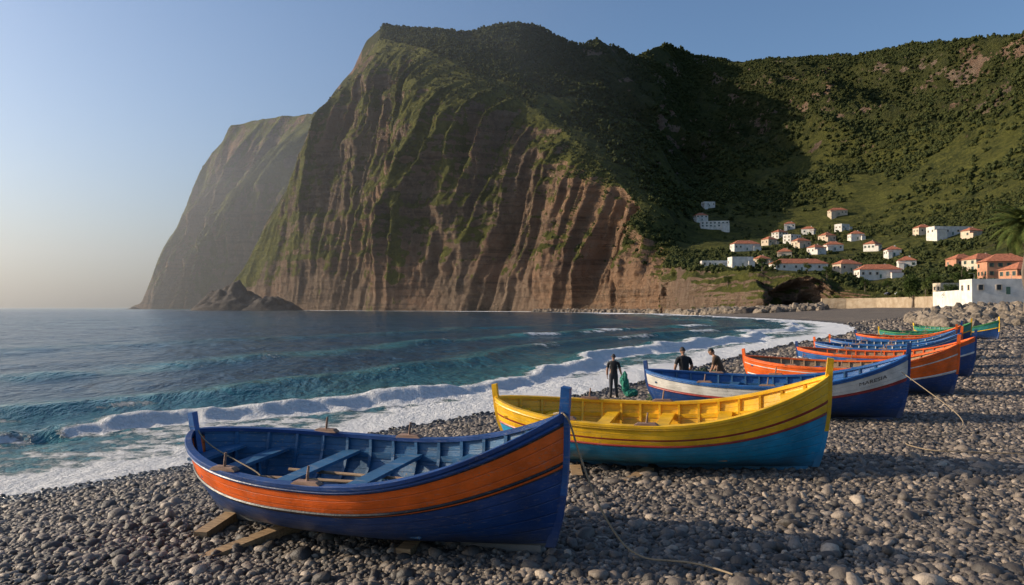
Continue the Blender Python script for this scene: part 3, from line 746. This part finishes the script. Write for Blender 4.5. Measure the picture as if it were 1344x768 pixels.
    for t in (-.66,-.30,.06,.42):
        x,y,z=H(t,.74,.05); b.box((x,0,z+.02),(.24,2*y,.045)); 
        for q in (-.25,.25): b.box((x,q*y,(z+zf)/2),(.05,.05,z-zf-.03))
    x,y,z=H(-.84,.80,.05); b.box((x-.05,0,z),(.30,2*y*.9,.04))
    b.obj('thwarts',col['thwart'],e)
    b=MB(); rr=[]
    for k in range(9):
        t=.74+.23*k/8; x,y,z=H(t,.93,.04); rr.append([(x,-y,z),(x,y,z),(x,y,z-.03),(x,-y,z-.03)])
    b.loft(rr); b.obj('foredeck',col['thwart'],e)
    b=MB()
    for t in (-.46,.02):
        for s_ in (-1,1):
            x,y,z=H(t,1.0); yc=s_*(y-.03)
            b.loft([[(x+dx,yc-.05,z+.030),(x+dx,yc+.05,z+.030),(x+dx,yc+.045,z+zz_),(x+dx,yc-.045,z+zz_)] for dx,zz_ in ((-.20,.045),(-.15,.075),(.15,.078),(.20,.045))])
            b.tube([(x,yc,z+.05),(x+.015,yc,z+.14),(x+.03,yc+.01,z+.25)],[.018,.017,.014],8)
    b.obj('oar_pads_and_pins',M_pad,e)
    b=MB(); x,y,z=H(-.1,.80); b.tube([(-L*.28,-.18,z*.86),(L*.05,-.10,z*.90),(L*.22,-.06,z*.93)],[.022,.024,.020],8); b.box((L*.26,-.05,z*.935),(.5,.12,.02)); b.tube([(-L*.24,.22,z*.86),(L*.2,.16,z*.90)],[.024,.020],8); b.obj('oars',M_tan,e)
    # stem and stern posts
    b=MB()
    for sg,up,lean in ((1,.32,.03),(-1,.28,-.015)):
        rings=[]; hh_=[0,.03,.08,.15,.25,.4,.55,.7,.85,1.0]
        for h in hh_:
            x,y,z=H(sg*1.0,h); tk=.042; rings.append([(x-sg*.07,-tk,z),(x-sg*.07,tk,z),(x+sg*.045,tk*.6,z),(x+sg*.045,-tk*.6,z)])
        x,y,z=H(sg*1.0,1.0)
        for k in (.3,.55,1.0):
            tk=.045+.006*k; o1=sg*(.065-.01*k); o2=sg*(.045-.0*k); l_=sg*abs(lean)*k
            rings.append([(x-o1+l_,-tk,z+up*k),(x-o1+l_,tk,z+up*k),(x+o2+l_,tk*.8,z+up*k*.95),(x+o2+l_,-tk*.8,z+up*k*.95)])
        b.loft(rings,[1 if h<.5 else 0 for h in hh_[1:]]+[0,0,0])
    b.obj('stem_and_stern_posts',[col['post'],col.get('post2',col['post'])],e)
    b=MB(); rings=[]
    for k in range(25):
        t=-.93+1.86*k/24; x,y,z=H(t,0); rings.append([(x,-.035,z-.10),(x,.035,z-.10),(x,.045,z+.02),(x,-.045,z+.02)])
    b.loft(rings); b.obj('keel',col.get('keel',M_keel),e)
    if blocks:
        b=MB()
        for t,ln,yc,rz in blocks:
            R=Matrix.Rotation(rz,3,'Z'); b.box((t*L/2,yc,-.11),(.19,ln,.22),R)
        b.obj('support_timbers',M_timber,e)
    if text:
        cu=bpy.data.curves.new('lettering','FONT'); cu.body=text; cu.size=.2; to=bpy.data.objects.new('tmp',cu); link(to)
        bpy.context.view_layer.update(); me=bpy.data.meshes.new_from_object(to.evaluated_get(bpy.context.evaluated_depsgraph_get())); bpy.data.objects.remove(to)
        for vv in me.vertices:
            t=.66+vv.co.x*.8/(L/2); h=.78+vv.co.y*.5; x,y,z=H(t,h); vv.co=Vector((x,-(y+.006),z))
        me.materials.clear(); me.materials.append(M_black); link(bpy.data.objects.new('lettering',me),e)
    return e,L
c1=dict(bands=[(.03,M_keel),(.60,M_navy),(.613,M_black),(.635,M_orange),(.66,M_black),(.92,M_orange),(.95,M_black),(1.0,M_navy)],inside=M_lblue,inside2=M_lblue,rail=M_navy,rub=.648,rubm=M_black,floor=M_lblue,thwart=M_lblue,post=M_blue,post2=M_navy)
c2=dict(bands=[(.60,M_cyan),(.625,M_red),(.72,M_yellow),(.755,M_red),(1.0,M_yellow)],inside=M_yellow,inside2=M_yellow,rail=M_yellow,rub=.612,rubm=M_red,floor=M_tan,thwart=M_yellow,post=M_yellow,post2=M_cyan,keel=M_cyan)
c3=dict(bands=[(.62,M_navy),(.66,M_red),(.93,M_whiteP),(1.0,M_blue)],inside=M_blue,inside2=M_lblue,rail=M_blue,rub=.62,rubm=M_red,floor=M_lblue,thwart=M_lblue,post=M_navy,keel=M_navy)
c4=dict(bands=[(.45,M_navy),(.5,M_whiteP),(.80,M_orange),(.83,M_whiteP),(1.0,M_orange)],inside=M_tan,inside2=M_tan,rail=M_orange,rub=.48,rubm=M_whiteP,floor=M_tan,thwart=M_blue,post=M_orange,post2=M_navy,keel=M_navy)
c5=dict(bands=[(.6,M_navy),(.65,M_whiteP),(.9,M_blue),(1.0,M_orange)],inside=M_tan,inside2=M_orange,rail=M_orange,rub=.62,rubm=M_whiteP,floor=M_tan,thwart=M_orange,post=M_navy,keel=M_navy)
c6=dict(bands=[(.6,M_blue),(.7,M_whiteP),(.9,M_blue),(1.0,M_whiteP)],inside=M_lblue,inside2=M_whiteP,rail=M_blue,rub=.62,rubm=M_whiteP,floor=M_lblue,thwart=M_whiteP,post=M_orange,keel=M_navy)
c7=dict(bands=[(.6,M_navy),(.66,M_yellow),(.92,M_teal),(1.0,M_green)],inside=M_teal,inside2=M_green,rail=M_green,rub=.62,rubm=M_yellow,floor=M_tan,thwart=M_yellow,post=M_yellow,post2=M_navy,keel=M_navy)
def G(px,D): return ((px-672)/F*D,D)
e1,L1=boat(G(266,11.1),G(748,8.8),c1,heel=math.radians(5),B=2.3,zoff=.12,blocks=[(-.76,.9,-.34,.25),(-.42,1.6,-.62,-.2),(.3,1.0,.0,.1)])
e2,L2=boat(G(655,15.0),G(1088,13.1),c2,heel=math.radians(4),B=2.25,blocks=[(-.42,.7,-.80,.3),(-.05,.9,-.85,-.3)])
e3,L3=boat(G(850,21.6),G(1192,18.9),c3,heel=math.radians(3),B=2.2,text='MARESIA')
boat(G(978,27.5),G(1258,24.0),c4,heel=.05,B=2.3)
boat(G(1047,34),G(1280,30.5),c5,heel=.05,B=2.3)
boat(G(1070,38.5),G(1262,35),c6,heel=.03,B=2.3)
boat(G(1090,43.5),G(1255,40.5),c6,heel=.05,B=2.3)
boat(G(1124,51),G(1262,48),c5,heel=.03,B=2.3)
boat(G(1154,60),G(1275,57),c7,heel=.05,B=2.4)
boat(G(1200,70),G(1312,63),c7,heel=.05,B=2.4)

# ropes
def rope(name,pts,rad=.011,sag=0):
    cu=bpy.data.curves.new(name,'CURVE'); cu.dimensions='3D'; cu.bevel_depth=rad; cu.bevel_resolution=2
    sp=cu.splines.new('NURBS'); sp.points.add(len(pts)-1); sp.use_endpoint_u=True; sp.order_u=4
    for q,p in zip(sp.points,pts): q.co=(*p,1)
    cu.materials.append(M_rope); return link(bpy.data.objects.new(name,cu))
def onb(e,L,t,h,sc=1,dy=0,up=0):
    bpy.context.view_layer.update(); x,y,z=hullpt(L,2.15,t,h); return e.matrix_world@Vector((x,dy,z+up))
def gp(px,D,up=.08): x=(px-672)/F*D; return (x,D,gz(x,D)+up)
p=onb(e1,L1,.99,1,up=.02); pa=onb(e1,L1,.93,1,dy=.16,up=.07)
rope('mooring_rope',[pa,p+Vector((-.02,-.10,0.04)),p+Vector((.06,-.1,-.02)),p+Vector((.14,-.10,-.35)),p+Vector((.30,-.14,-.80)),p+Vector((.46,-.20,-1.15)),gp(818,8.5,.18),gp(835,8.4,.12),gp(850,8.35),gp(866,8.3),gp(900,8.2),gp(925,8.05),gp(960,7.7)],.011)
p=onb(e3,L3,.95,.8,dy=-.35)
rope('mooring_rope',[p,p+Vector((.25,-1.2,-.55)),p+Vector((.6,-2.6,-1.05)),gp(1165,15.6),gp(1205,14.6),gp(1230,14.2),gp(1290,14.2),gp(1344,13.9),gp(1400,13.9)],.011)
p=onb(e1,L1,-.97,1,up=.03)
q=onb(e1,L1,-.62,.9); rope('stern_line',[p,p+Vector((.15,-.15,-.25)),q+Vector((.1,-.35,-.1)),q+Vector((.25,-.5,-.2))],.01)

# ---------------------------------------------------------------- people
M_skin=simple('skin',(.36,.19,.12),.5,.08); M_shirt=simple('black_shirt',(.016,.016,.018),.85,.2,8,.3); M_brown=simple('brown_shirt',(.10,.055,.03),.85,.2,8,.3); M_trous=simple('dark_trousers',(.03,.032,.04),.85,.2,8,.3); M_shoe=simple('rubber_boot',(.02,.02,.02),.5); M_hair=simple('hair',(.02,.014,.01),.7); M_cap=simple('cap_cloth',(.03,.03,.035),.8); M_eye=simple('eye_white',(.7,.68,.65),.3); M_lip=simple('lips',(.30,.11,.09),.5)
def skinmesh(name,J,E,R,mats,fmat,parent,sub=2,root=0):
    me=bpy.data.meshes.new(name); me.from_pydata([tuple(j) for j in J],E,[]); o=bpy.data.objects.new(name,me); scene.collection.objects.link(o)
    m=o.modifiers.new('s','SKIN'); m.use_smooth_shade=True
    for i,sv in enumerate(me.skin_vertices[0].data):
        sv.radius=R[i] if hasattr(R[i],'__len__') else (R[i],R[i]); sv.use_root=(i==root)
    s_=o.modifiers.new('u','SUBSURF'); s_.levels=sub; s_.render_levels=sub
    dg=bpy.context.evaluated_depsgraph_get(); dg.update(); m2=bpy.data.meshes.new_from_object(o.evaluated_get(dg)); bpy.data.objects.remove(o)
    m2.materials.clear()
    for k in mats: m2.materials.append(k)
    if fmat:
        segs=[(Vector(J[a_]),Vector(J[b_]),fm) for (a_,b_),fm in zip(E,fmat)]
        for p_ in m2.polygons:
            c=p_.center; best=9;bi=0
            for A_,B_,fm in segs:
                ab=B_-A_; u=max(0,min(1,(c-A_).dot(ab)/ab.length_squared)); dd_=(c-(A_+ab*u)).length
                if dd_<best: best=dd_; bi=fm(u) if callable(fm) else fm
            p_.material_index=bi
    for p_ in m2.polygons: p_.use_smooth=True
    ob=bpy.data.objects.new(name,m2); link(ob,parent); return ob
def person(px,D,yaw,lean,shirt,arms,headtilt=0,cap=False,legs=None,zup=0):
    x,y=G(px,D); e=empty('fisherman',(x,y,gz(x,y)+zup+.02),(0,0,math.radians(yaw)))
    hip=Vector((0,0,.93)); RX=Matrix.Rotation(-math.radians(lean),3,'X')
    def U(p): return hip+RX@(Vector(p)-hip)
    J=[hip,U((0,0,1.08)),U((0,0,1.28)),U((0,.0,1.42)),U((0,.01,1.50)),U((0,.03,1.58))]
    R=[(.165,.12),(.155,.115),(.19,.13),(.13,.10),(.060,.060),(.054,.054)]
    E=[(0,1),(1,2),(2,3),(3,4),(4,5)]; FM=[2,lambda u:1,1,1,0]
    FM[0]=lambda u:1 if u>.35 else 2
    for s_ in (-1,1):
        sh=len(J); el,wr=arms[0 if s_<0 else 1]
        shp=U((s_*.195,0,1.41)); J+= [shp,U(el),U(wr)]; R+=[(.074,.074),(.050,.050),(.032,.036)]
        E+=[(3,sh),(sh,sh+1),(sh+1,sh+2)]; FM+=[1,lambda u:1 if u<.75 else 0,0]
    lg=legs or [((-.10,.02,.50),(-.12,-.02,.09),(-.14,.15,.04)),((.10,.04,.50),(.13,.02,.09),(.15,.19,.04))]
    for s_,(kn,an,to) in zip((-1,1),lg):
        b0=len(J); J+=[Vector((s_*.095,0,.86)),Vector(kn),Vector(an),Vector(to)]; R+=[(.105,.105),(.076,.076),(.056,.056),(.045,.035)]
        E+=[(0,b0),(b0,b0+1),(b0+1,b0+2),(b0+2,b0+3)]; FM+=[2,2,lambda u:2 if u<.7 else 3,3]
    skinmesh('body',J,E,R,[M_skin,shirt,M_trous,M_shoe],FM,e)
    bm=bmesh.new(); bmesh.ops.create_uvsphere(bm,u_segments=28,v_segments=20,radius=1)
    for v in bm.verts:
        c=v.co.copy(); jaw=1-.28*max(0,-c.z)**1.2
        v.co=Vector((c.x*.080*jaw,c.y*.098*(1-.1*max(0,-c.z)),c.z*.120))
        if c.y>.6: v.co.y-=.006*max(0,1-abs(c.z-.05)/.25)*(abs(c.x)>.2)
        if c.y>.85 and abs(c.x)<.22 and -.35<c.z<.1: v.co.y+=.024*(1-abs(c.x)/.25)*(.1-c.z+.2)
        if c.y>.5 and c.z<-.75: v.co.y+=.01
    me=bpy.data.meshes.new('head'); bm.to_mesh(me); bm.free()
    for m_ in (M_skin,M_cap if cap else M_hair): me.materials.append(m_)
    for p_ in me.polygons:
        p_.use_smooth=True; c=p_.center
        if c.z>.045 +(.02 if c.y>.05 else 0) or (c.y<-.02 and c.z>-.045): p_.material_index=1
    hd=bpy.data.objects.new('head',me); link(hd,e); hd.location=U((0,.035,1.665)); hd.rotation_euler=(-math.radians(lean*.8+headtilt),0,0)
    b=MB()
    for s_ in (-1,1):
        b.tube([(s_*.076,-.012,-.02),(s_*.086,-.018,.0),(s_*.085,-.018,.022)],[.010,.015,.010],8,0)
        b.tube([(s_*.030,.078,.010),(s_*.030,.088,.010)],[.012,.009],8,1); b.tube([(s_*.030,.086,.010),(s_*.030,.091,.010)],[.006,.004],8,2)
        b.box((s_*.030,.090,.028),(.030,.008,.006),None,2)
    b.box((0,.090,-.052),(.044,.010,.010),None,3)
    fo=b.obj('face_details',[M_skin,M_eye,M_hair,M_lip],e,True); fo.location=hd.location; fo.rotation_euler=hd.rotation_euler
    if cap:
        b=MB(); b.loft([[(math.cos(k/9*math.pi)*.075,.06+math.sin(k/9*math.pi)*.10,.05-.02*math.sin(k/9*math.pi)+q) for k in range(10)] for q in (0,.008)]); co=b.obj('cap_brim',M_cap,e); co.location=hd.location; co.rotation_euler=hd.rotation_euler
    for s_ in (-1,1):
        el,wr=arms[0 if s_<0 else 1]; Wp=U(wr); dr_=(Wp-U(el)).normalized(); sd=dr_.cross(Vector((0,1,0))).normalized() if abs(dr_.y)<.9 else Vector((1,0,0)); nr_=sd.cross(dr_)
        if nr_.y<0: nr_=-nr_
        JJ=[Wp-dr_*.01,Wp+dr_*.045,Wp+dr_*.085]; RR=[(.024,.028),(.022,.038),(.018,.036)]; EE=[(0,1),(1,2)]
        for k,(off,ln) in enumerate(((-.030,.070),(-.010,.080),(.010,.075),(.030,.060))):
            b0=len(JJ); base=Wp+dr_*.085+nr_*off; curl=sd*(-s_)
            JJ+=[base,base+dr_*ln*.45+curl*.008,base+dr_*ln*.75+curl*.028,base+dr_*ln*.85+curl*.045]; RR+=[.0095,.009,.0085,.007]; EE+=[(2,b0),(b0,b0+1),(b0+1,b0+2),(b0+2,b0+3)]
        b0=len(JJ); JJ+=[Wp+dr_*.035+nr_*.035,Wp+dr_*.065+nr_*.055,Wp+dr_*.09+nr_*.055-sd*s_*.02]; RR+=[.011,.010,.008]; EE+=[(1,b0),(b0,b0+1),(b0+1,b0+2)]
        skinmesh('hand',JJ,EE,RR,[M_skin],None,e,1)
    return e,U
A0=[((-.25,-.02,1.15),(-.25,.06,.91)),((.26,.0,1.15),(.31,.14,.96))]
person(805,30.5,-8,4,M_shirt,A0,6,True)
A1=[((-.28,.02,1.17),(-.22,.22,1.03)),((.28,.02,1.17),(.22,.22,1.03))]
person(898,23.6,12,8,M_shirt,A1,14)
A2=[((-.24,.14,1.20),(-.14,.34,1.08)),((.24,.16,1.18),(.16,.36,1.05))]
person(948,24.0,62,26,M_brown,A2,18)

# fishing nets
def netm(name,col):
    t=NT(name); o=t.obj(); v=t.vor(o,22,'DISTANCE_TO_EDGE'); c=t.mix(t.ramp(v,.02,.10),tuple(q*1.5 for q in col),tuple(q*.35 for q in col)); return t.fin(c,.8,t.bump(t.noise(o,18,4),1,.05))
M_net=netm('net_green',(.03,.30,.20)); M_net2=netm('net_dark',(.05,.09,.05))
def net(px,D,mat,sc,zup,seed):
    o=blob('fishing_net',4,mat,seed,.55,2.0,sc,False); x,y=G(px,D); link(o); o.location=(x,y,gz(x,y)+zup)
    P_=np.array([v.co for v in o.data.vertices]); f1=fbm(P_[:,0]*9,P_[:,1]*9,P_[:,2]*3,3,seed+2)
    for v,k in zip(o.data.vertices,f1): v.co*=1+.22*k
    return o
net(820,30.2,M_net,(.15,.13,.40),.66,5); net(828,30.2,M_net,(.26,.20,.16),.18,9)
net(925,24.2,M_net2,(.55,.45,.50),.45,15); net(870,25.5,M_net2,(.5,.4,.3),.2,16); net(780,30.5,M_net2,(.5,.3,.10),.05,18)

# ---------------------------------------------------------------- haze over the open sea (real scattering volume)
hz=bpy.data.materials.new('sea_haze_air'); hz.use_nodes=True; nt_=hz.node_tree; nt_.nodes.clear()
vs=nt_.nodes.new('ShaderNodeVolumeScatter'); vs.inputs['Color'].default_value=(1,.99,.97,1); vs.inputs['Density'].default_value=.00021; vs.inputs['Anisotropy'].default_value=.68
oo=nt_.nodes.new('ShaderNodeOutputMaterial'); nt_.links.new(vs.outputs[0],oo.inputs['Volume'])
b=MB(); b.box((0,0,0),(7000,6000,440)); hb=b.obj('haze',hz)
ang=math.atan2(.316,.949); dx_,dy_=math.cos(ang),math.sin(ang)
hb.location=(150-3500*dx_-3000*dy_,750-3500*dy_+3000*dx_,219); hb.rotation_euler=(0,0,ang)

# ---------------------------------------------------------------- light, sky, camera
w=bpy.data.worlds.new('World'); scene.world=w; w.use_nodes=True; wt=w.node_tree
sk=wt.nodes.new('ShaderNodeTexSky'); sk.sky_type='NISHITA'; sk.sun_disc=False; sk.sun_elevation=SUN_EL; sk.sun_rotation=SUN_AZ; sk.air_density=1.0; sk.dust_density=2.2; sk.ozone_density=4.0
wt.links.new(sk.outputs[0],wt.nodes['Background'].inputs[0]); wt.nodes['Background'].inputs[1].default_value=.15
sd=Vector((math.sin(SUN_AZ)*math.cos(SUN_EL),math.cos(SUN_AZ)*math.cos(SUN_EL),math.sin(SUN_EL)))
l=bpy.data.lights.new('sun','SUN'); l.energy=5.0; l.angle=math.radians(.5); l.color=(1,.84,.63)
lo_=link(bpy.data.objects.new('sun',l)); lo_.rotation_euler=(-sd).to_track_quat('-Z','Y').to_euler(); lo_.location=(-50,0,60)
cam=bpy.data.cameras.new('camera'); cam.sensor_width=36; cam.lens=F/1344*36; cam.clip_end=100000; cam.clip_start=.1
co=link(bpy.data.objects.new('camera',cam)); co.location=(0,0,CAMZ); co.rotation_euler=(math.radians(90)+math.atan(20/F),0,0); scene.camera=co
scene.view_settings.view_transform='Standard'; scene.view_settings.look='None'; scene.view_settings.exposure=0
